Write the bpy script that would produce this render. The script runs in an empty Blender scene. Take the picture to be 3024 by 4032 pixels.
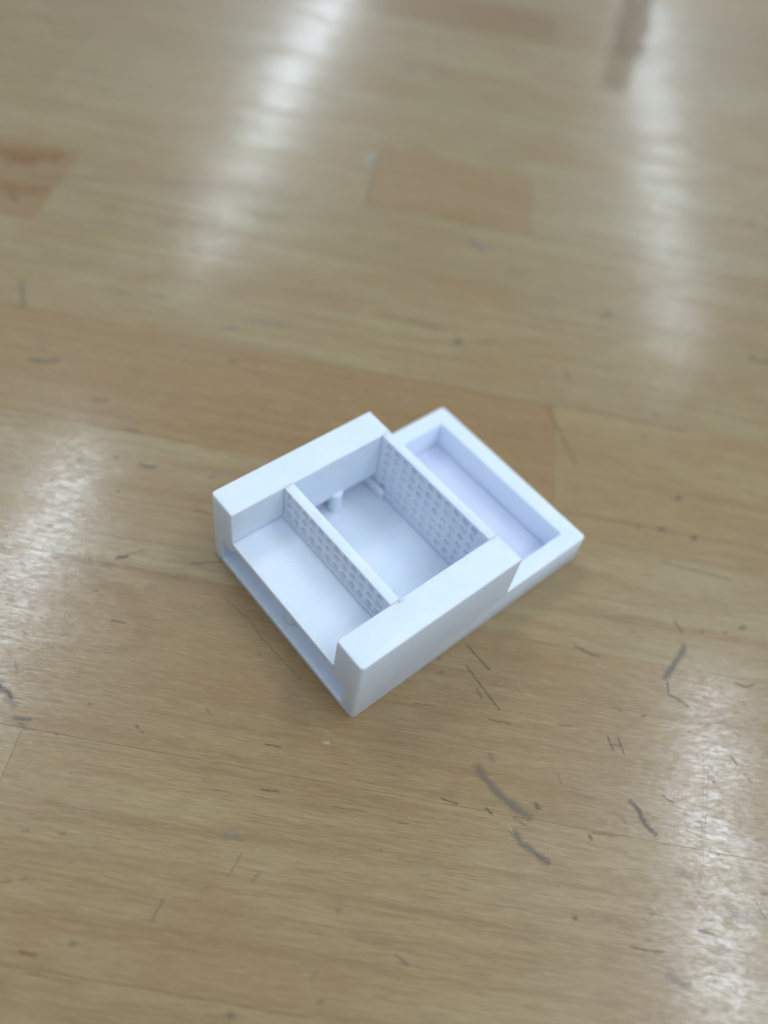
import bpy, bmesh, math, random
from mathutils import Vector, Matrix, noise as mnoise

random.seed(7)
sc = bpy.context.scene
col = sc.collection
MM = 0.001

# ------------------------------------------------------------------ camera
# solved from the edges of the box (box frame: X along its length, Y across, Z up)
FPX = 3221.87                                            # focal length in photo pixels (3024 x 4032)
CAM = Vector((-0.0525048, -0.0437307, 0.1560783))
ROW_R = Vector((0.76332771, -0.63454154, 0.12119341))
ROW_D = Vector((-0.45058425, -0.65739341, -0.60399316))
ROW_F = Vector((0.46293050, 0.40643687, -0.78772103))
cam_data = bpy.data.cameras.new('camera')
cam = bpy.data.objects.new('camera', cam_data)
col.objects.link(cam)
m = Matrix((ROW_R, -ROW_D, -ROW_F)).transposed().to_4x4()
m.translation = CAM
cam.matrix_world = m
cam_data.sensor_fit = 'VERTICAL'
cam_data.sensor_height = 7.13
cam_data.sensor_width = 7.13 * 0.75
cam_data.lens = 7.13 * FPX / 4032
cam_data.clip_start = 0.01
cam_data.clip_end = 60
cam_data.dof.use_dof = True
cam_data.dof.focus_distance = (Vector((0.004, 0.006, 0.012)) - CAM).dot(ROW_F)
cam_data.dof.aperture_fstop = 1.25
sc.camera = cam

# ------------------------------------------------------------------ light
world = bpy.data.worlds.new('World')
sc.world = world
world.use_nodes = True
bg = world.node_tree.nodes['Background']
bg.inputs['Color'].default_value = (0.76, 0.87, 1.0, 1)
# plain room ambience: pale lit ceiling overhead, darker walls lower down, the same all round
wt = world.node_tree
wn = wt.nodes.new('ShaderNodeTexCoord'); wx = wt.nodes.new('ShaderNodeSeparateXYZ'); wr = wt.nodes.new('ShaderNodeMapRange')
wt.links.new(wn.outputs['Generated'], wx.inputs[0]); wt.links.new(wx.outputs[2], wr.inputs['Value'])
wr.inputs['From Min'].default_value = 0.0; wr.inputs['From Max'].default_value = 0.75
wr.inputs['To Min'].default_value = 0.10; wr.inputs['To Max'].default_value = 0.52
wt.links.new(wr.outputs[0], bg.inputs['Strength'])

FWD = Vector((ROW_F.x, ROW_F.y, 0)).normalized()         # horizontal view direction
RGT = Vector((FWD.y, -FWD.x, 0))
CEIL = 2.4
LAMP_L = 10.0                                            # radiance of a fluorescent or added fill strip
def strip(f0, f1, r, width=0.20, gain=1.0):
    d = bpy.data.lights.new('fluorescent_or_fill_strip', 'AREA')
    d.shape = 'RECTANGLE'
    d.size = f1 - f0
    d.size_y = width
    d.energy = LAMP_L * gain * math.pi * d.size * d.size_y
    d.color = (0.76, 0.88, 1.0)
    o = bpy.data.objects.new('fluorescent_or_fill_strip', d)
    col.objects.link(o)
    c = FWD * ((f0 + f1) / 2) + RGT * r
    o.location = (c.x, c.y, CEIL)
    o.rotation_euler = (0, 0, math.atan2(FWD.y, FWD.x))
strip(0.70, 1.92, -1.20, 0.15, 2.5)
strip(-0.10, 1.42, 1.24, 0.15, 2.7)
strip(-1.60, -0.38, 1.24, 0.15, 2.0)  # unseen strip behind the view, added to fill the box interior
for f0 in (-1.6, 0.2, 3.15):  # extra unseen row far to the right, added to light the box side
    strip(f0, f0 + 1.22, 3.70, 0.15, 2.0)
for f0 in (3.15, 4.45, 5.75, 7.05):
    strip(f0, f0 + 1.22, -1.15, 0.19, 1.25 if f0 > 4 else 0.8)
    strip(f0, f0 + 1.22, 1.28, 0.20, 0.75)

sc.view_settings.view_transform = 'Standard'
sc.view_settings.look = 'None'
sc.view_settings.gamma = 1
sc.view_settings.use_curve_mapping = False
sc.view_settings.exposure = 0.39

# ------------------------------------------------------------------ helpers
def px_table(px, py):
    """photo pixel -> point on the table plane (z = 0), metres"""
    d = ROW_R * ((px - 1512) / FPX) + ROW_D * ((py - 2016) / FPX) + ROW_F
    return CAM + d * (-CAM.z / d.z)
GRAIN = math.radians(-47.6)                              # direction of the staves in the box frame
SD = Vector((math.cos(GRAIN), math.sin(GRAIN), 0))
ND = Vector((-math.sin(GRAIN), math.cos(GRAIN), 0))
def px_sn(px, py):
    p = px_table(px, py)
    return p.dot(SD), p.dot(ND)

class G:
    """tiny node-graph writer"""
    def __init__(s, mat):
        mat.use_nodes = True
        s.t = mat.node_tree
        s.t.nodes.clear()
    def n(s, typ, ins=None, **kw):
        nd = s.t.nodes.new(typ)
        for k, v in kw.items():
            setattr(nd, k, v)
        for k, v in (ins or {}).items():
            s.set(nd.inputs[k], v)
        return nd
    def set(s, sock, v):
        if hasattr(v, 'is_linked') or isinstance(v, bpy.types.NodeSocket):
            s.t.links.new(v, sock)
        else:
            sock.default_value = v
    def math(s, op, a, b=None, c=None, clamp=False):
        nd = s.t.nodes.new('ShaderNodeMath'); nd.operation = op; nd.use_clamp = clamp
        for i, v in enumerate((a, b, c)):
            if v is not None: s.set(nd.inputs[i], v)
        return nd.outputs[0]
    def noise(s, vec, scale, detail=3, rough=0.5, dist=0.0):
        nd = s.n('ShaderNodeTexNoise', {'Vector': vec, 'Scale': scale, 'Detail': detail, 'Roughness': rough, 'Distortion': dist})
        return nd.outputs['Fac']
    def mapv(s, vec, scale):
        nd = s.n('ShaderNodeVectorMath', {0: vec, 1: scale}, operation='MULTIPLY')
        return nd.outputs[0]
    def ramp(s, v, lo, hi, a=0.0, b=1.0):
        nd = s.n('ShaderNodeMapRange', {'Value': v, 'From Min': lo, 'From Max': hi, 'To Min': a, 'To Max': b}, interpolation_type='SMOOTHSTEP')
        return nd.outputs[0]
    def mix(s, fac, a, b, blend='MIX'):
        nd = s.t.nodes.new('ShaderNodeMix'); nd.data_type = 'RGBA'; nd.blend_type = blend
        s.set(nd.inputs[0], fac); s.set(nd.inputs[6], a); s.set(nd.inputs[7], b)
        return nd.outputs[2]

# ------------------------------------------------------------------ materials
table_top = bpy.data.objects.new('table_top', None)
col.objects.link(table_top)
table_top.rotation_euler = (0, 0, GRAIN)
table_top['kind'] = 'structure'
table_top['label'] = 'scratched varnished butcher block table top of pale wood staves'

def wood_material():
    mat = bpy.data.materials.new('varnished_wood')
    g = G(mat)
    tc = g.n('ShaderNodeTexCoord', object=table_top)
    oi = g.n('ShaderNodeObjectInfo')
    p = g.mapv(tc.outputs['Object'], (1000, 1000, 1000))          # millimetres: x along grain
    off = g.n('ShaderNodeVectorMath', {0: (913.0, 377.0, 551.0)}, operation='SCALE')
    g.set(off.inputs['Scale'], oi.outputs['Random'])
    q = g.n('ShaderNodeVectorMath', {0: p, 1: off.outputs[0]}, operation='ADD').outputs[0]
    # growth rings: contour lines of a long stretched field (cathedral arches)
    field = g.noise(g.mapv(q, (0.0075, 0.034, 0.02)), 1.0, 1.5, 0.4, 0.25)
    rings = g.math('SINE', g.math('MULTIPLY', field, 62.0))
    rings = g.ramp(rings, -0.2, 1.0)
    streak = g.noise(g.mapv(q, (0.012, 0.42, 0.1)), 1.0, 4, 0.55, 0.3)
    fibre = g.noise(g.mapv(q, (0.14, 3.0, 0.3)), 1.0, 6, 0.72)
    dash = g.noise(g.mapv(q, (0.26, 4.0, 0.3)), 1.0, 4, 0.65)
    flecks = g.ramp(g.noise(g.mapv(q, (0.11, 1.5, 0.3)), 1.0, 2, 0.5), 0.70, 0.80)
    flecks2 = g.ramp(g.noise(g.mapv(q, (0.45, 3.4, 0.3)), 1.0, 1, 0.5), 0.68, 0.80)
    blotch = g.noise(g.mapv(q, (0.02, 0.045, 0.1)), 1.0, 3, 0.55)
    grime = g.ramp(g.noise(g.mapv(p, (0.06, 0.10, 0.1)), 1.0, 5, 0.65), 0.52, 0.78)
    c = oi.outputs['Color']
    c = g.mix(g.math('MULTIPLY', rings, 0.26), c, (0.36, 0.22, 0.12, 1))
    c = g.mix(g.ramp(streak, 0.45, 0.72, 0, 0.60), c, (0.33, 0.20, 0.105, 1))
    c = g.mix(g.ramp(streak, 0.55, 0.25, 0, 0.25), c, (0.56, 0.43, 0.28, 1))
    c = g.mix(g.ramp(fibre, 0.45, 0.75, 0, 0.60), c, (0.24, 0.145, 0.075, 1))
    c = g.mix(g.ramp(fibre, 0.5, 0.25, 0, 0.50), c, (0.60, 0.47, 0.32, 1))
    c = g.mix(g.ramp(blotch, 0.35, 0.72, 0, 0.60), c, (0.40, 0.255, 0.14, 1))
    c = g.mix(g.math('MULTIPLY', flecks, 0.45), c, (0.19, 0.085, 0.04, 1))
    c = g.mix(g.math('MULTIPLY', flecks2, 0.22), c, (0.20, 0.10, 0.05, 1))
    c = g.mix(g.math('MULTIPLY', grime, 0.22), c, (0.24, 0.21, 0.16, 1))
    c = g.mix(g.ramp(dash, 0.50, 0.74, 0, 0.45), c, (0.27, 0.16, 0.085, 1))
    c = g.mix(g.ramp(dash, 0.47, 0.25, 0, 0.45), c, (0.66, 0.53, 0.36, 1))
    c = g.mix(1.0, c, (0.705, 0.665, 0.485, 1), 'MULTIPLY')
    # varnish: fine orange peel along the grain, slow waviness, worn patches
    peel = g.noise(g.mapv(q, (1.3, 3.6, 0.5)), 1.0, 4, 0.75)
    peel2 = g.noise(g.mapv(p, (2.2, 5.5, 1.0)), 1.0, 2, 0.5)
    wave = g.noise(g.mapv(q, (0.03, 0.07, 0.1)), 1.0, 2, 0.5)
    h = g.math('MULTIPLY', peel, 0.005)
    h = g.math('MULTIPLY_ADD', peel2, 0.004, h)
    h = g.math('MULTIPLY_ADD', fibre, 0.006, h)
    h = g.math('MULTIPLY_ADD', wave, 0.02, h)
    bump = g.n('ShaderNodeBump', {'Height': h, 'Distance': 0.001, 'Strength': 1.0})
    r = g.ramp(g.noise(g.mapv(p, (0.5, 1.6, 0.2)), 1.0, 4, 0.7), 0.3, 0.75, 0.30, 0.42)
    r = g.math('MULTIPLY_ADD', grime, 0.05, r)
    hc = g.math('MULTIPLY', peel, 0.0036)
    hc = g.math('MULTIPLY_ADD', peel2, 0.0024, hc)
    hc = g.math('MULTIPLY_ADD', wave, 0.014, hc)
    cbump = g.n('ShaderNodeBump', {'Height': hc, 'Distance': 0.001, 'Strength': 1.0})
    wear = g.ramp(g.noise(g.mapv(p, (0.45, 1.3, 0.1)), 1.0, 6, 0.8), 0.34, 0.62, 0.18, 0.95)
    patch = g.noise(g.mapv(q, (0.03, 0.09, 0.1)), 1.0, 4, 0.6)
    wear = g.math('MULTIPLY', wear, g.ramp(patch, 0.36, 0.60, 0.58, 1.08))
    cr = g.ramp(g.noise(g.mapv(p, (0.3, 0.9, 0.2)), 1.0, 4, 0.7), 0.3, 0.75, 0.10, 0.24)
    bs = g.n('ShaderNodeBsdfPrincipled', {'Base Color': c, 'Roughness': r, 'Normal': bump.outputs[0], 'IOR': 1.4,
             'Coat Weight': g.math('MINIMUM', wear, 1.0), 'Coat Roughness': cr, 'Coat IOR': 1.42, 'Coat Normal': cbump.outputs[0]})
    out = g.n('ShaderNodeOutputMaterial', {'Surface': bs.outputs[0]})
    return mat
WOOD = wood_material()

def mark_material():
    """scuffs and dents: soft ragged edge from the strip's own width coordinate"""
    mat = bpy.data.materials.new('wood_mark')
    g = G(mat)
    at = g.n('ShaderNodeAttribute', attribute_name='edge')
    tc = g.n('ShaderNodeTexCoord', object=table_top)
    oi = g.n('ShaderNodeObjectInfo')
    p = g.mapv(tc.outputs['Object'], (1000, 1000, 1000))
    n1 = g.noise(g.mapv(p, (1.6, 3.4, 1)), 1.0, 4, 0.7)
    v = g.math('ADD', at.outputs['Fac'], g.math('MULTIPLY', g.math('SUBTRACT', n1, 0.5), 1.5))
    a = g.math('MULTIPLY', g.ramp(v, 0.05, 1.15), oi.outputs['Alpha'])
    bump = g.n('ShaderNodeBump', {'Height': at.outputs['Fac'], 'Distance': 0.00012, 'Strength': 1.0}, invert=True)
    bs = g.n('ShaderNodeBsdfPrincipled', {'Base Color': oi.outputs['Color'], 'Roughness': 0.5, 'Normal': bump.outputs[0]})
    tr = g.n('ShaderNodeBsdfTransparent')
    mx = g.n('ShaderNodeMixShader', {0: a, 1: tr.outputs[0], 2: bs.outputs[0]})
    g.n('ShaderNodeOutputMaterial', {'Surface': mx.outputs[0]})
    return mat
MARK = mark_material()

def plastic_material(name='white_printed_plastic', tint=(1, 1, 1, 1)):
    mat = bpy.data.materials.new(name)
    g = G(mat)
    tc = g.n('ShaderNodeTexCoord')
    ge = g.n('ShaderNodeNewGeometry')
    p = g.mapv(tc.outputs['Object'], (1000, 1000, 1000))
    layers = g.noise(g.mapv(p, (0.05, 0.05, 3.0)), 1.0, 2, 0.6)           # printed layers on upright faces
    rot = g.n('ShaderNodeVectorRotate', {'Vector': p, 'Angle': math.radians(45)}, rotation_type='Z_AXIS')
    infill = g.noise(g.mapv(rot.outputs[0], (0.12, 2.4, 0.5)), 1.0, 2, 0.6)   # diagonal passes on level faces
    grit = g.noise(p, 2.2, 3, 0.6)
    sp = g.n('ShaderNodeSeparateXYZ', {0: ge.outputs['True Normal']})
    up = g.ramp(g.math('ABSOLUTE', sp.outputs[2]), 0.7, 0.95)
    h = g.math('ADD', g.math('MULTIPLY', layers, g.math('SUBTRACT', 1.0, up)), g.math('MULTIPLY', infill, up))
    h = g.math('MULTIPLY_ADD', grit, 0.5, h)
    bump = g.n('ShaderNodeBump', {'Height': h, 'Distance': 0.00009, 'Strength': 1.0})
    c = g.mix(g.ramp(g.noise(p, 0.12, 3, 0.6), 0.3, 0.7), (0.765, 0.84, 0.955, 1), (0.81, 0.87, 0.965, 1))
    c = g.mix(1.0, c, tint, 'MULTIPLY')
    bs = g.n('ShaderNodeBsdfPrincipled', {'Base Color': c, 'Roughness': 0.48, 'Normal': bump.outputs[0], 'IOR': 1.46,
             'Subsurface Weight': 0.65, 'Subsurface Radius': (1.0, 0.9, 0.8), 'Subsurface Scale': 0.0014})
    g.n('ShaderNodeOutputMaterial', {'Surface': bs.outputs[0]})
    return mat
PLASTIC = plastic_material()
LAVENDER = plastic_material('lavender_printed_plastic', (0.90, 0.87, 0.97, 1))

# ------------------------------------------------------------------ table staves
def stave(s0, s1, n0, n1, tint):
    """one bar of the glued-up top, origin at its middle, fine eased edges"""
    bm = bmesh.new()
    bmesh.ops.create_cube(bm, size=1)
    L, W, T = s1 - s0 - 0.04, n1 - n0 - 0.04, 38.0
    for v in bm.verts:
        v.co = Vector((v.co.x * L, v.co.y * W, (v.co.z - 0.5) * T)) * MM
    top = [e for e in bm.edges if all(v.co.z > -1e-6 for v in e.verts)]
    bmesh.ops.bevel(bm, geom=top, offset=random.choice((0.01, 0.02, 0.035)) * MM, segments=1, affect='EDGES')
    me = bpy.data.meshes.new('stave')
    bm.to_mesh(me); bm.free()
    me.materials.append(WOOD)
    o = bpy.data.objects.new('stave', me)
    col.objects.link(o)
    o.parent = table_top
    o.location = ((s0 + s1) / 2 * MM, (n0 + n1) / 2 * MM, 0)
    o.rotation_euler = (math.radians(random.uniform(-0.09, 0.09)), 0, 0)
    o.color = (*tint, 1)
    return o
BASE = (0.46, 0.335, 0.205)
SEAM = [-205, -167.5, -129, -90.2, -51.8, -13.4, 25.8, 63.9, 101.8, 140.3, 182.0, 221.0, 259, 297, 335.5, 372, 411]
while SEAM[-1] < 800: SEAM.append(SEAM[-1] + 38.5)
ROW = {   # row index -> (joints seen in the photograph, tints of the pieces between them)
    3: ([], [(0.45, 0.33, 0.20)]),
    4: ([-61.5], [(0.50, 0.38, 0.25), (0.47, 0.345, 0.215)]),
    5: ([], [(0.445, 0.315, 0.19)]),
    6: ([], [(0.475, 0.365, 0.235)]),
    7: ([41.0], [(0.43, 0.29, 0.155), (0.46, 0.34, 0.20)]),
    8: ([], [(0.46, 0.36, 0.23)]),
    9: ([-122.0], [(0.40, 0.27, 0.14), (0.45, 0.355, 0.23)]),
    10: ([-25.0, 32.0], [(0.47, 0.375, 0.245), (0.445, 0.31, 0.185), (0.46, 0.37, 0.25)]),
    11: ([-150.0], [(0.46, 0.36, 0.23), (0.465, 0.375, 0.25)]),
    12: ([95.0], [(0.45, 0.36, 0.235), (0.45, 0.35, 0.215)]),
    13: ([-60.0], [(0.44, 0.345, 0.225), (0.47, 0.38, 0.26)]),
    14: ([40.0], [(0.39, 0.27, 0.15), (0.44, 0.33, 0.215)]),
    15: ([120.0], [(0.45, 0.36, 0.24), (0.43, 0.34, 0.22)]),
}
for i in range(len(SEAM) - 1):
    joints, tints = ROW.get(i, ([], None))
    js = list(joints)
    lo = (js[0] if js else 0) - random.uniform(230, 330)
    hi = (js[-1] if js else 0) + random.uniform(230, 330)
    js = [-470] + ([lo] if lo > -430 else []) + js + ([hi] if hi < 430 else []) + [470]
    def jit(): return tuple(c * random.uniform(0.93, 1.07) for c in BASE)
    for k in range(len(js) - 1):
        t = None
        if tints:
            mid = (js[k] + js[k + 1]) / 2
            idx = sum(1 for j in joints if mid > j)
            t = tints[idx]
        t = t or jit()
        t = tuple(b + 1.55 * (c - b) for c, b in zip(t, BASE))
        stave(js[k], js[k + 1], SEAM[i], SEAM[i + 1], t)

# ------------------------------------------------------------------ marks on the wood
def mark(name, pts, width, rgb, alpha, taper=True):
    """ragged strip on the wood along photo-pixel points; width in photo pixels"""
    P = [Vector((*px_sn(*p), 0)) for p in pts]
    if len(P) == 1:
        a = Vector((*px_sn(pts[0][0] - width * 0.5, pts[0][1]), 0))
        b = Vector((*px_sn(pts[0][0] + width * 0.5, pts[0][1]), 0))
        P = [a, b]
    # pixel size on the table here
    mx, my = pts[len(pts) // 2]
    w = (px_table(mx + 1, my) - px_table(mx, my)).length * width
    # resample
    Q = []
    for a, b in zip(P, P[1:]):
        k = max(2, int((b - a).length / max(w * 0.6, 0.0004)))
        k = min(k, 14)
        for j in range(k): Q.append(a.lerp(b, j / k))
    Q.append(P[-1])
    n = len(Q)
    ext = (Q[-1] - Q[-2]).normalized() * w * 0.35
    Q.append(Q[-1] + ext); Q.insert(0, Q[0] - (Q[1] - Q[0]).normalized() * w * 0.35)
    n = len(Q)
    verts, edge, faces = [], [], []
    seed = random.uniform(0, 100)
    for i, q in enumerate(Q):
        d = (Q[min(i + 1, n - 1)] - Q[max(i - 1, 0)]).normalized()
        nn = Vector((-d.y, d.x, 0))
        wob = mnoise.noise(Vector((seed, i * 0.6, 0))) * w * (0.05 if name == 'tone_patch' else 0.22)
        ws = w * (0.85 + (0.15 if name == 'tone_patch' else 0.5) * mnoise.noise(Vector((seed + 9, i * 0.7, 0))))
        endf = 0.0 if i in (0, n - 1) else (0.75 if (i in (1, n - 2) and taper) else 1.0)
        for t in (-1, -0.5, 0, 0.5, 1):
            z = 0.00007
            v = q + nn * (t * ws * 0.75 + wob)
            verts.append((v.x, v.y, z))
            edge.append((min(1.0, 1.6 * (1 - abs(t))) if name == 'tone_patch' else 1 - abs(t)) * endf)
    for i in range(n - 1):
        for k in range(4):
            a = i * 5 + k
            faces.append((a, a + 1, a + 6, a + 5))
    me = bpy.data.meshes.new(name)
    me.from_pydata(verts, [], faces)
    at = me.attributes.new('edge', 'FLOAT', 'POINT')
    at.data.foreach_set('value', edge)
    me.materials.append(MARK)
    o = bpy.data.objects.new(name, me)
    col.objects.link(o)
    o.parent = table_top
    o.color = (*rgb, alpha)
    return o
DARK = (0.075, 0.075, 0.07); GREY = (0.16, 0.155, 0.14); BROWN = (0.20, 0.085, 0.035); PALE = (0.62, 0.58, 0.48); AMBER = (0.34, 0.17, 0.06)
BLUEG = (0.26, 0.27, 0.29)
K = 1512 / 1659
VIEWS = {'br': (1512, 2300), 'bl': (0, 2688), 'l': (0, 2000), 'ul': (0, 1000), 'ur': (1512, 1000), 'tl': (0, 0), 'tr': (1512, 0)}
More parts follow.
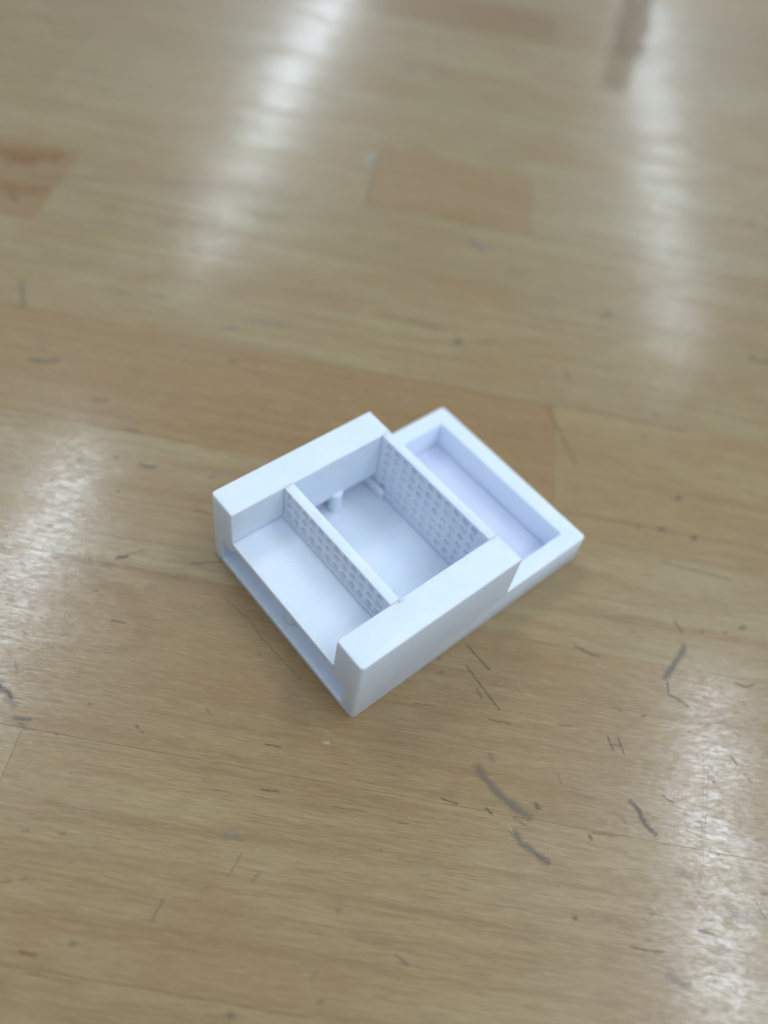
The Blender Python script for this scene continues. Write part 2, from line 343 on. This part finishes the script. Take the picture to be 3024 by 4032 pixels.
MARKS = [
 ('br', 'scratch', [(355,260),(400,310),(455,370)], 11, DARK, .85), ('br', 'scratch', [(355,352),(405,420),(500,545)], 7, DARK, .85),
 ('br', 'scratch', [(400,450),(425,495)], 15, GREY, .7), ('br', 'scratch', [(820,262),(885,300),(930,312)], 13, DARK, .65),
 ('br', 'scratch', [(1255,160),(1290,212)], 10, GREY, .8), ('br', 'dent', [(1300,262),(1275,310),(1250,350),(1212,410)], 27, GREY, .85),
 ('br', 'scratch', [(1225,420),(1228,475),(1270,500),(1325,537)], 9, DARK, .75), ('br', 'scratch', [(965,655),(992,722)], 7, DARK, .8),
 ('br', 'scratch', [(1010,665),(1038,735)], 7, DARK, .8), ('br', 'scratch', [(970,690),(1030,700)], 5, DARK, .5),
 ('br', 'dent', [(400,780),(440,850),(500,910),(560,960),(635,1010)], 36, (0.19,.155,.105), .95), ('br', 'dent', [(455,735),(475,765)], 22, GREY, .5),
 ('br', 'dent', [(560,1010),(610,1040)], 16, BROWN, .5),
 ('br', 'scratch', [(245,925),(320,950)], 10, DARK, .8), ('br', 'scratch', [(435,965),(472,997)], 11, DARK, .8), ('br', 'dent', [(655,945),(665,970)], 24, DARK, .75),
 ('br', 'dent', [(1060,935),(1100,980),(1130,1035),(1175,1085)], 22, (0.10,.095,.085), .85), ('br', 'dent', [(1025,1000),(1045,1030)], 22, GREY, .35),
 ('br', 'speck', [(885,1080),(897,1105)], 17, DARK, .8),
 ('br', 'dent', [(560,1070),(600,1120),(650,1160),(712,1210)], 28, (0.13,.125,.11), .8), ('br', 'scratch', [(535,1045),(580,1110),(640,1165)], 12, PALE, .6),
 ('br', 'scratch', [(560,1015),(585,1035)], 9, PALE, .6),
 ('br', 'scratch', [(1200,915),(1250,945)], 8, DARK, .7), ('br', 'scratch', [(1495,740),(1525,780)], 8, DARK, .7), ('br', 'scratch', [(1565,825),(1585,860)], 7, DARK, .6),
 ('br', 'speck', [(1315,637)], 8, (0.02,.02,.02), 1), ('br', 'speck', [(1445,1170)], 8, (0.02,.02,.02), 1), ('br', 'speck', [(1425,855)], 12, DARK, .8),
 ('br', 'speck', [(825,1443)], 20, DARK, .7), ('br', 'speck', [(1120,570)], 14, DARK, .7), ('br', 'speck', [(1375,207)], 16, GREY, .7), ('br', 'speck', [(1475,210)], 14, DARK, .7),
 ('br', 'speck', [(1548,188)], 22, DARK, .7), ('br', 'speck', [(245,380)], 26, GREY, .6), ('br', 'speck', [(238,322)], 20, GREY, .6), ('br', 'speck', [(1020,548)], 12, GREY, .5),
 ('br', 'scratch', [(1510,425),(1560,445),(1600,432)], 9, DARK, .7), ('br', 'scratch', [(50,1600),(105,1650)], 15, GREY, .7), ('br', 'scratch', [(1355,1495),(1430,1515)], 12, DARK, .8),
 ('br', 'fleck', [(450,585),(545,603)], 8, BROWN, .7), ('br', 'fleck', [(750,608),(810,613)], 7, BROWN, .6), ('br', 'fleck', [(60,1030),(110,1035)], 8, BROWN, .5),
 ('br', 'fleck', [(1060,1565),(1120,1580),(1210,1590)], 8, BROWN, .75), ('br', 'fleck', [(130,515),(215,527)], 7, BROWN, .6), ('br', 'fleck', [(900,1075),(1010,1090)], 14, BROWN, .4),
 ('br', 'dent', [(1220,1690),(1270,1712),(1320,1740)], 30, GREY, .45), ('br', 'dent', [(1260,1245),(1330,1255)], 26, GREY, .4), ('br', 'dent', [(1500,1420),(1550,1430)], 22, GREY, .4),
 ('br', 'scratch', [(690,1060),(722,1180),(722,1300)], 6, PALE, .45), ('br', 'scratch', [(1405,780),(1390,1000),(1370,1350)], 7, PALE, .45), ('br', 'scratch', [(1385,780),(1360,1350)], 5, GREY, .3),
 ('br', 'scratch', [(750,820),(765,865)], 8, GREY, .45), ('br', 'scratch', [(560,390),(600,470)], 5, PALE, .4), ('br', 'scratch', [(1600,1360),(1650,1450)], 8, GREY, .5),
 ('br', 'speck', [(1640,1335)], 26, GREY, .5), ('br', 'speck', [(1160,1425)], 24, GREY, .4),
 ('bl', 'dent', [(-30,0),(40,45),(45,70)], 32, DARK, .85), ('bl', 'dent', [(20,70),(70,100)], 30, GREY, .5), ('bl', 'dent', [(60,150),(140,160)], 16, GREY, .7), ('bl', 'dent', [(90,170),(115,200)], 22, GREY, .5),
 ('bl', 'speck', [(590,185),(600,195)], 14, (0.14,.08,.06), .8), ('bl', 'speck', [(605,208),(620,214)], 10, GREY, .7), ('bl', 'speck', [(895,110),(903,130)], 8, GREY, .7),
 ('bl', 'fleck', [(1140,265),(1215,277)], 9, BROWN, .8), ('bl', 'fleck', [(1125,462),(1205,470)], 10, BROWN, .85), ('bl', 'fleck', [(1425,535),(1500,545),(1590,560)], 7, BROWN, .6),
 ('bl', 'fleck', [(80,1160),(160,1180)], 15, (0.22,.07,.04), .8), ('bl', 'fleck', [(110,1250),(230,1275),(350,1300)], 10, BROWN, .5), ('bl', 'fleck', [(0,862),(50,860)], 10, BROWN, .6),
 ('bl', 'chip', [(1410,260)], 18, (0.7,.68,.6), .8), ('bl', 'tone_patch', [(1000,650)], 45, BLUEG, .2), ('bl', 'speck', [(1460,980)], 26, GREY, .5), ('bl', 'speck', [(315,1128)], 26, GREY, .7),
 ('bl', 'dent', [(985,1430),(1010,1442)], 28, GREY, .7), ('bl', 'speck', [(1385,1380)], 24, GREY, .6), ('bl', 'scratch', [(710,930),(655,1030)], 13, GREY, .6), ('bl', 'scratch', [(1045,735),(985,840)], 10, GREY, .4),
 ('bl', 'speck', [(270,655)], 22, GREY, .5), ('bl', 'speck', [(110,640)], 26, GREY, .45), ('bl', 'scratch', [(1125,820),(1085,865)], 15, GREY, .4), ('bl', 'speck', [(895,885)], 12, GREY, .5),
 ('bl', 'scratch', [(1380,1235),(1340,1290)], 20, GREY, .3), ('bl', 'speck', [(1645,722)], 8, DARK, .8), ('bl', 'speck', [(245,222)], 8, DARK, .8), ('bl', 'speck', [(390,93)], 12, GREY, .7), ('bl', 'speck', [(105,850)], 24, GREY, .4),
 ('l', 'hairline', [(960,375),(1020,435),(1090,500),(1130,565),(1200,635),(1300,745)], 3.2, DARK, .5),
 ('l', 'dent', [(500,218),(530,212),(555,205)], 18, DARK, .9), ('l', 'scratch', [(560,203),(620,182)], 6, DARK, .5), ('l', 'scratch', [(820,240),(960,235)], 9, GREY, .6),
 ('l', 'dent', [(480,485),(545,497)], 10, DARK, .6), ('l', 'chip', [(465,525),(475,505)], 9, PALE, .6), ('l', 'speck', [(418,357)], 10, DARK, .7), ('l', 'speck', [(1122,632)], 12, DARK, .6),
 ('l', 'speck', [(840,427)], 8, DARK, .6), ('l', 'speck', [(873,432)], 8, DARK, .5), ('l', 'speck', [(113,543)], 14, GREY, .6), ('l', 'tone_patch', [(650,340)], 36, BLUEG, .15), ('l', 'scratch', [(345,190),(350,400)], 6, PALE, .4),
 ('l', 'scratch', [(290,240),(275,560)], 5, PALE, .35), ('l', 'scratch', [(0,150),(120,260),(220,310)], 5, GREY, .4), ('l', 'scratch', [(60,640),(75,720)], 8, GREY, .3),
 ('l', 'tone_patch', [(240,210),(500,240),(760,290),(930,330)], 48, (0.30,.15,.08), .14), ('l', 'tone_patch', [(370,250),(450,310),(540,370),(590,430),(640,500),(610,580),(540,625)], 80, (0.30,.16,.08), .11),
 ('l', 'tone_patch', [(540,625),(380,610),(180,600)], 50, (0.30,.16,.08), .10),
 ('ul', 'dent', [(130,455),(180,462),(260,462)], 22, GREY, .7), ('ul', 'speck', [(182,408)], 18, GREY, .4), ('ul', 'speck', [(1010,463)], 28, GREY, .7), ('ul', 'dent', [(400,630),(460,635)], 22, GREY, .6),
 ('ul', 'dent', [(540,755),(595,765)], 16, GREY, .6), ('ul', 'dent', [(600,910),(670,925)], 22, (0.13,.13,.14), .7), ('ul', 'dent', [(490,875),(510,885)], 16, GREY, .5), ('ul', 'speck', [(915,965)], 28, BLUEG, .6),
 ('ul', 'speck', [(507,1028)], 14, DARK, .8), ('ul', 'speck', [(345,885)], 20, GREY, .6), ('ul', 'speck', [(280,882)], 14, GREY, .5), ('ul', 'scratch', [(105,110),(95,240)], 16, GREY, .4),
 ('ul', 'fleck', [(840,1105),(905,1125)], 8, BROWN, .6), ('ul', 'speck', [(28,1218)], 10, DARK, .8), ('ul', 'dent', [(970,315),(1030,322)], 20, BLUEG, .6), ('ul', 'scratch', [(1050,285),(1280,310)], 16, BLUEG, .45),
 ('ul', 'fleck', [(600,165),(720,190)], 18, BROWN, .3), ('ul', 'fleck', [(990,170),(1060,185)], 16, BROWN, .35),
 ('ur', 'dent', [(310,382),(332,380)], 34, (0.10,.11,.13), .8), ('ur', 'scratch', [(380,375),(480,380)], 16, GREY, .4), ('ur', 'dent', [(785,495),(800,545)], 18, BLUEG, .6), ('ur', 'dent', [(955,260),(985,275)], 26, BLUEG, .5),
 ('ur', 'scratch', [(1140,545),(1165,590)], 10, GREY, .4), ('ur', 'speck', [(1125,790)], 18, GREY, .6), ('ur', 'speck', [(1270,1055)], 24, DARK, .75), ('ur', 'speck', [(1200,1192)], 24, DARK, .75),
 ('ur', 'speck', [(1340,1228)], 24, DARK, .75), ('ur', 'speck', [(1100,1182)], 18, GREY, .5), ('ur', 'dent', [(1570,435),(1610,465),(1680,470)], 20, (0.13,.12,.11), .7),
 ('ur', 'tone_patch', [(700,650),(745,740),(800,850),(830,910)], 16, BROWN, .22), ('ur', 'fleck', [(1550,630),(1659,650)], 12, BROWN, .5), ('ur', 'scratch', [(1200,1330),(1500,1410)], 10, BROWN, .4),
 ('ur', 'scratch', [(650,620),(1000,700),(1300,765)], 12, GREY, .45), ('ur', 'scratch', [(0,265),(240,330)], 10, BROWN, .45), ('ur', 'speck', [(870,455)], 18, GREY, .4), ('ur', 'dent', [(1150,690),(1190,705)], 24, GREY, .4),
 ('ur', 'chip', [(90,640)], 26, PALE, .45),
 ('tl', 'scratch', [(120,760),(500,772),(900,795),(1080,802)], 13, (0.17,.17,.18), .6), ('tl', 'speck', [(60,165)], 28, GREY, .5), ('tl', 'dent', [(680,970),(760,970)], 34, GREY, .35), ('tl', 'speck', [(455,395)], 32, GREY, .35),
 ('tl', 'tone_patch', [(0,650),(70,655),(140,665),(260,680)], 80, AMBER, .75), ('tl', 'tone_patch', [(40,690),(150,700)], 70, AMBER, .6), ('tl', 'tone_patch', [(0,800),(80,815),(200,820)], 75, AMBER, .45), ('tl', 'tone_patch', [(40,830),(75,870)], 24, (0.2,.1,.04), .4),
 ('tl', 'tone_patch', [(1590,690),(1620,680)], 55, (0.5,.5,.52), .5), ('tl', 'scratch', [(1640,650),(1580,870)], 10, GREY, .5), ('tl', 'scratch', [(1530,730),(1610,745)], 16, BLUEG, .5),
 ('tl', 'scratch', [(900,500),(1200,560)], 12, GREY, .4), ('tl', 'scratch', [(120,140),(420,170)], 20, GREY, .35), ('tl', 'dent', [(80,1210),(110,1320)], 16, GREY, .35), ('tl', 'scratch', [(500,1260),(800,1365)], 14, BROWN, .3),
 ('tr', 'tone_patch', [(1110,-40),(1070,130),(1040,240)], 110, (0.27,.17,.075), .72), ('tr', 'tone_patch', [(1035,240),(990,390)], 105, (0.31,.20,.09), .5),  # darker brown strip laid over the wood, crossing several staves
 ('tr', 'speck', [(105,300)], 46, BLUEG, .5), ('tr', 'dent', [(370,1045),(450,1085)], 30, (0.22,.22,.27), .6), ('tr', 'speck', [(50,1065)], 24, GREY, .5), ('tr', 'fleck', [(1565,965),(1615,975)], 24, AMBER, .6),
 ('tr', 'speck', [(960,1360)], 44, GREY, .45), ('tr', 'scratch', [(540,1180),(600,1190)], 20, GREY, .4), ('tr', 'fleck', [(100,1380),(280,1425)], 20, BROWN, .35), ('tr', 'scratch', [(1100,670),(1210,840)], 9, PALE, .4),
]
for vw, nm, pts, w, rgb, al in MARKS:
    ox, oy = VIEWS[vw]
    mark(nm, [(ox + x * K, oy + y * K) for x, y in pts], w * K * {'speck': 1.15, 'scratch': 1.35, 'dent': 1.5}.get(nm, 1.2), rgb, al * {'hairline': 1, 'dent': 0.62, 'tone_patch': 0.9}.get(nm, 0.62))

# ------------------------------------------------------------------ the printed box
# measured in millimetres from the photograph
UB, UE, UT, UI = 42.3, 40.05, 68.7, 64.4        # end of block, inner face of its end wall, end of tray, tray pocket end
VW, VR, VL = 50.0, 7.5, 42.45                   # width, inner faces of the thick walls
H, HT = 21.7, 8.63                              # top of block, rim of tray
S0, TF = 1.6, 0.9                               # cavity floor, tray floor
U0, U1 = 13.15, 15.5                            # divider
FL, FB = 12.05, 10.4                            # shelf top and underside

box = bpy.data.objects.new('printed_organizer', None)
col.objects.link(box)
box['label'] = 'small white 3D-printed plastic organizer box with perforated dividers and open tray end'
box['category'] = 'organizer'

def cuboid(bm, a, b):
    vs = bmesh.ops.create_cube(bm, size=1)['verts']
    for v in vs:
        v.co = Vector([a[i] + (v.co[i] + 0.5) * (b[i] - a[i]) for i in range(3)])
    return vs
def mesh_from(bm, name):
    me = bpy.data.meshes.new(name)
    bm.to_mesh(me); bm.free()
    return me
def cut(bm_a, cutters):
    """boolean difference in millimetres, returns a bmesh"""
    oa = bpy.data.objects.new('work', mesh_from(bm_a, 'work'))
    col.objects.link(oa)
    tmp = []
    for c in cutters:
        oc = bpy.data.objects.new('cutter', mesh_from(c, 'cutter'))
        col.objects.link(oc); tmp.append(oc)
        md = oa.modifiers.new('cut', 'BOOLEAN'); md.operation = 'DIFFERENCE'; md.solver = 'EXACT'; md.object = oc
    dg = bpy.context.evaluated_depsgraph_get()
    me = bpy.data.meshes.new_from_object(oa.evaluated_get(dg))
    bm = bmesh.new(); bm.from_mesh(me)
    for o in tmp + [oa]:
        d = o.data
        bpy.data.objects.remove(o); bpy.data.meshes.remove(d)
    bpy.data.meshes.remove(me)
    bmesh.ops.remove_doubles(bm, verts=bm.verts, dist=1e-4)
    bmesh.ops.dissolve_limit(bm, angle_limit=0.01, verts=bm.verts, edges=bm.edges)
    return bm
def round_edges(bm, pred, r, seg=3):
    es = []
    for e in bm.edges:
        if len(e.link_faces) != 2 or e.calc_face_angle(0) < 0.5: continue
        a, b = e.verts[0].co, e.verts[1].co
        if pred((a + b) / 2, (b - a).normalized()): es.append(e)
    if es:
        bmesh.ops.bevel(bm, geom=es, offset=r, segments=seg, affect='EDGES', profile=0.5, clamp_overlap=True)
def part(name, bm, parent=None, rough=0.0):
    for v in bm.verts: v.co *= MM
    bmesh.ops.recalc_face_normals(bm, faces=bm.faces)
    me = mesh_from(bm, name)
    for p in me.polygons: p.use_smooth = True
    me.set_sharp_from_angle(angle=math.radians(32))
    me.materials.append(PLASTIC)
    o = bpy.data.objects.new(name, me)
    col.objects.link(o)
    o.parent = parent or box
    return o
near = lambda x, y, t=0.02: abs(x - y) < t

# body: low tray with the taller block rising over its front half, printed in one piece
bm = bmesh.new()
prof = [(0, 0), (UT, 0), (UT, HT), (UB, HT), (UB, H), (0, H)]
va = [bm.verts.new((u, 0, z)) for u, z in prof]
vb = [bm.verts.new((u, VW, z)) for u, z in prof]
bm.faces.new(va); bm.faces.new(vb[::-1])
for k in range(6):
    bm.faces.new((va[k], vb[k], vb[(k + 1) % 6], va[(k + 1) % 6]))
bmesh.ops.recalc_face_normals(bm, faces=bm.faces)
c1 = bmesh.new(); cuboid(c1, (-2, 3.65, S0), (UE, 46.65, HT))           # cavity under the thick walls
c2 = bmesh.new(); cuboid(c2, (UB, 4.1, TF), (UI, 45.65, HT + 3))        # tray pocket
c3 = bmesh.new(); cuboid(c3, (-2, VR, S0 + 0.002), (UB + 0.003, VL, H + 3))     # open middle
bm = cut(bm, [c1]); bm = cut(bm, [c3]); bm = cut(bm, [c2])
outer = lambda c: c.y < .02 or c.y > VW - .02
round_edges(bm, lambda c, d: abs(d.z) > .9 and (c.x < .02 or c.x > UT - .02) and outer(c), 0.9, 4)
round_edges(bm, lambda c, d: abs(d.z) > .9 and near(c.x, 0) and c.z > HT and (near(c.y, VR) or near(c.y, VL)), 0.3, 2)
round_edges(bm, lambda c, d: c.z > H - .02 and (c.y < 1.0 or c.y > VW - 1.0 or c.x < 0.5), 0.4, 3)
round_edges(bm, lambda c, d: near(c.z, HT) and c.x > UB + .5, 0.3, 2)
round_edges(bm, lambda c, d: c.z < .02, 0.2, 2)
body = part('body', bm)
bm = bmesh.new(); cuboid(bm, (UB + .05, 4.15, TF - .3), (UI - .05, 45.6, TF + .15))
part('tray_floor', bm).data.materials[0] = LAVENDER

# front shelf
bm = bmesh.new(); cuboid(bm, (0.0, VR, FB), (U1, VL, FL))
round_edges(bm, lambda c, d: c.x < .02 and abs(d.y) > .9, 0.25, 2)
shelf = part('shelf', bm)

def perforated(u0, u1, z0, rows, cols, dia, base_z):
    bm = bmesh.new(); cuboid(bm, (u0, VR, z0), (u1, VL, H))
    cut_bm = bmesh.new()
    for z in rows:
        for y in cols:
            mt = Matrix.Translation((u0, y + random.uniform(-.07, .07), z + random.uniform(-.07, .07))) @ Matrix.Rotation(math.pi / 2, 4, 'Y')
            rr = dia / 2 * random.uniform(.93, 1.05)
            bmesh.ops.create_cone(cut_bm, cap_ends=True, segments=12, radius1=rr, radius2=rr * .78, depth=2 * random.uniform(.58, .82), matrix=mt)
    bm = cut(bm, [cut_bm])
    round_edges(bm, lambda c, d: c.z > H - .02 and abs(d.y) > .9, 0.22, 2)
    return bm
cols_d = [10.6 + 2.72 * k for k in range(12)]
bm = perforated(U0, U1, FL, [20.15, 17.4, 14.65], cols_d, 2.35, FL)
divider = part('divider_wall', bm)
bm = bmesh.new(); cuboid(bm, (U0 - 0.35, VR, FL), (U0, VL, FL + 1.25))          # plain foot along the divider
round_edges(bm, lambda c, d: c.x < U0 - .3 and c.z > FL + 1, 0.2, 2)
part('foot_strip', bm, divider)
cols_e = [11.65 + 2.80 * k for k in range(11)]
bm = perforated(UE, UB, S0, [20.15, 17.4, 14.6, 11.8, 9.0, 6.2], cols_e, 2.35, S0)
end_wall = part('end_wall', bm)
bm = bmesh.new(); cuboid(bm, (UE - 1.3, 38.2, S0), (UE, 46.65, 6.2))             # small ledge in the far corner
round_edges(bm, lambda c, d: c.z > 6.1 or (c.x < UE - 1 and c.z > 2), 0.4, 2)
part('ledge', bm, end_wall)

# raised floor of the middle compartment
bm = bmesh.new(); cuboid(bm, (11.0, 3.7, S0 - 0.3), (UE - 0.02, 46.6, 3.6))
round_edges(bm, lambda c, d: c.z > 3.5, 0.3, 2)
part('compartment_floor', bm)

# round support posts inside the cavity
def post(x, y, r, z1, flare):
    bm = bmesh.new()
    prof = [(S0, r * 1.12), (S0 + .5, r), (z1 - 1.2, r), (z1, r * flare)]
    rings = []
    for z, rr in prof:
        rings.append([bm.verts.new((x + rr * math.cos(a * math.tau / 20), y + rr * math.sin(a * math.tau / 20), z)) for a in range(20)])
    for a, b in zip(rings, rings[1:]):
        for i in range(20):
            bm.faces.new((a[i], a[(i + 1) % 20], b[(i + 1) % 20], b[i]))
    bm.faces.new(rings[0][::-1]); bm.faces.new(rings[-1])
    part('post', bm)
post(28.2, 42.7, 1.6, HT + 0.9, 1.0)
post(3.7, 25.2, 1.7, FB, 1.25)

# ragged printing strands hanging from the shelf's front underside
def strand(pts, r):
    bm = bmesh.new()
    prev = None
    for i, p in enumerate(pts):
        rr = r * (1 - 0.6 * i / (len(pts) - 1))
        ring = [bm.verts.new(Vector(p) + Vector((rr * math.cos(k * math.tau / 6), 0, rr * math.sin(k * math.tau / 6)))) for k in range(6)]
        if prev:
            for k in range(6): bm.faces.new((prev[k], prev[(k + 1) % 6], ring[(k + 1) % 6], ring[k]))
        else:
            bm.faces.new(ring)
        prev = ring
    bm.faces.new(prev[::-1])
    part('strand', bm, shelf)
for y, l, sag in ((27.5, 3.0, .8), (24.0, 4.0, .45), (34.5, 6.0, .4), (13.5, 2.4, .7), (18.0, 6.0, .35), (30.5, 5.0, .3), (10.0, 3.5, .3)):
    strand([(0.45, y + l * t, FB + .05 - sag * math.sin(math.pi * t) * (1 + .3 * math.sin(9 * t + y))) for t in [k / 8 for k in range(9)]], 0.28)
# small burr left where the divider meets the wall
bm = bmesh.new()
bmesh.ops.create_icosphere(bm, subdivisions=2, radius=0.55, matrix=Matrix.Translation((15.4, 7.2, H)) @ Matrix.Diagonal((1.2, .8, .35, 1)))
for v in bm.verts: v.co += Vector((mnoise.noise(v.co * 1.7), mnoise.noise(v.co * 1.7 + Vector((5, 0, 0))), mnoise.noise(v.co * 2 + Vector((0, 9, 0))))) * .22
part('burr', bm, divider)
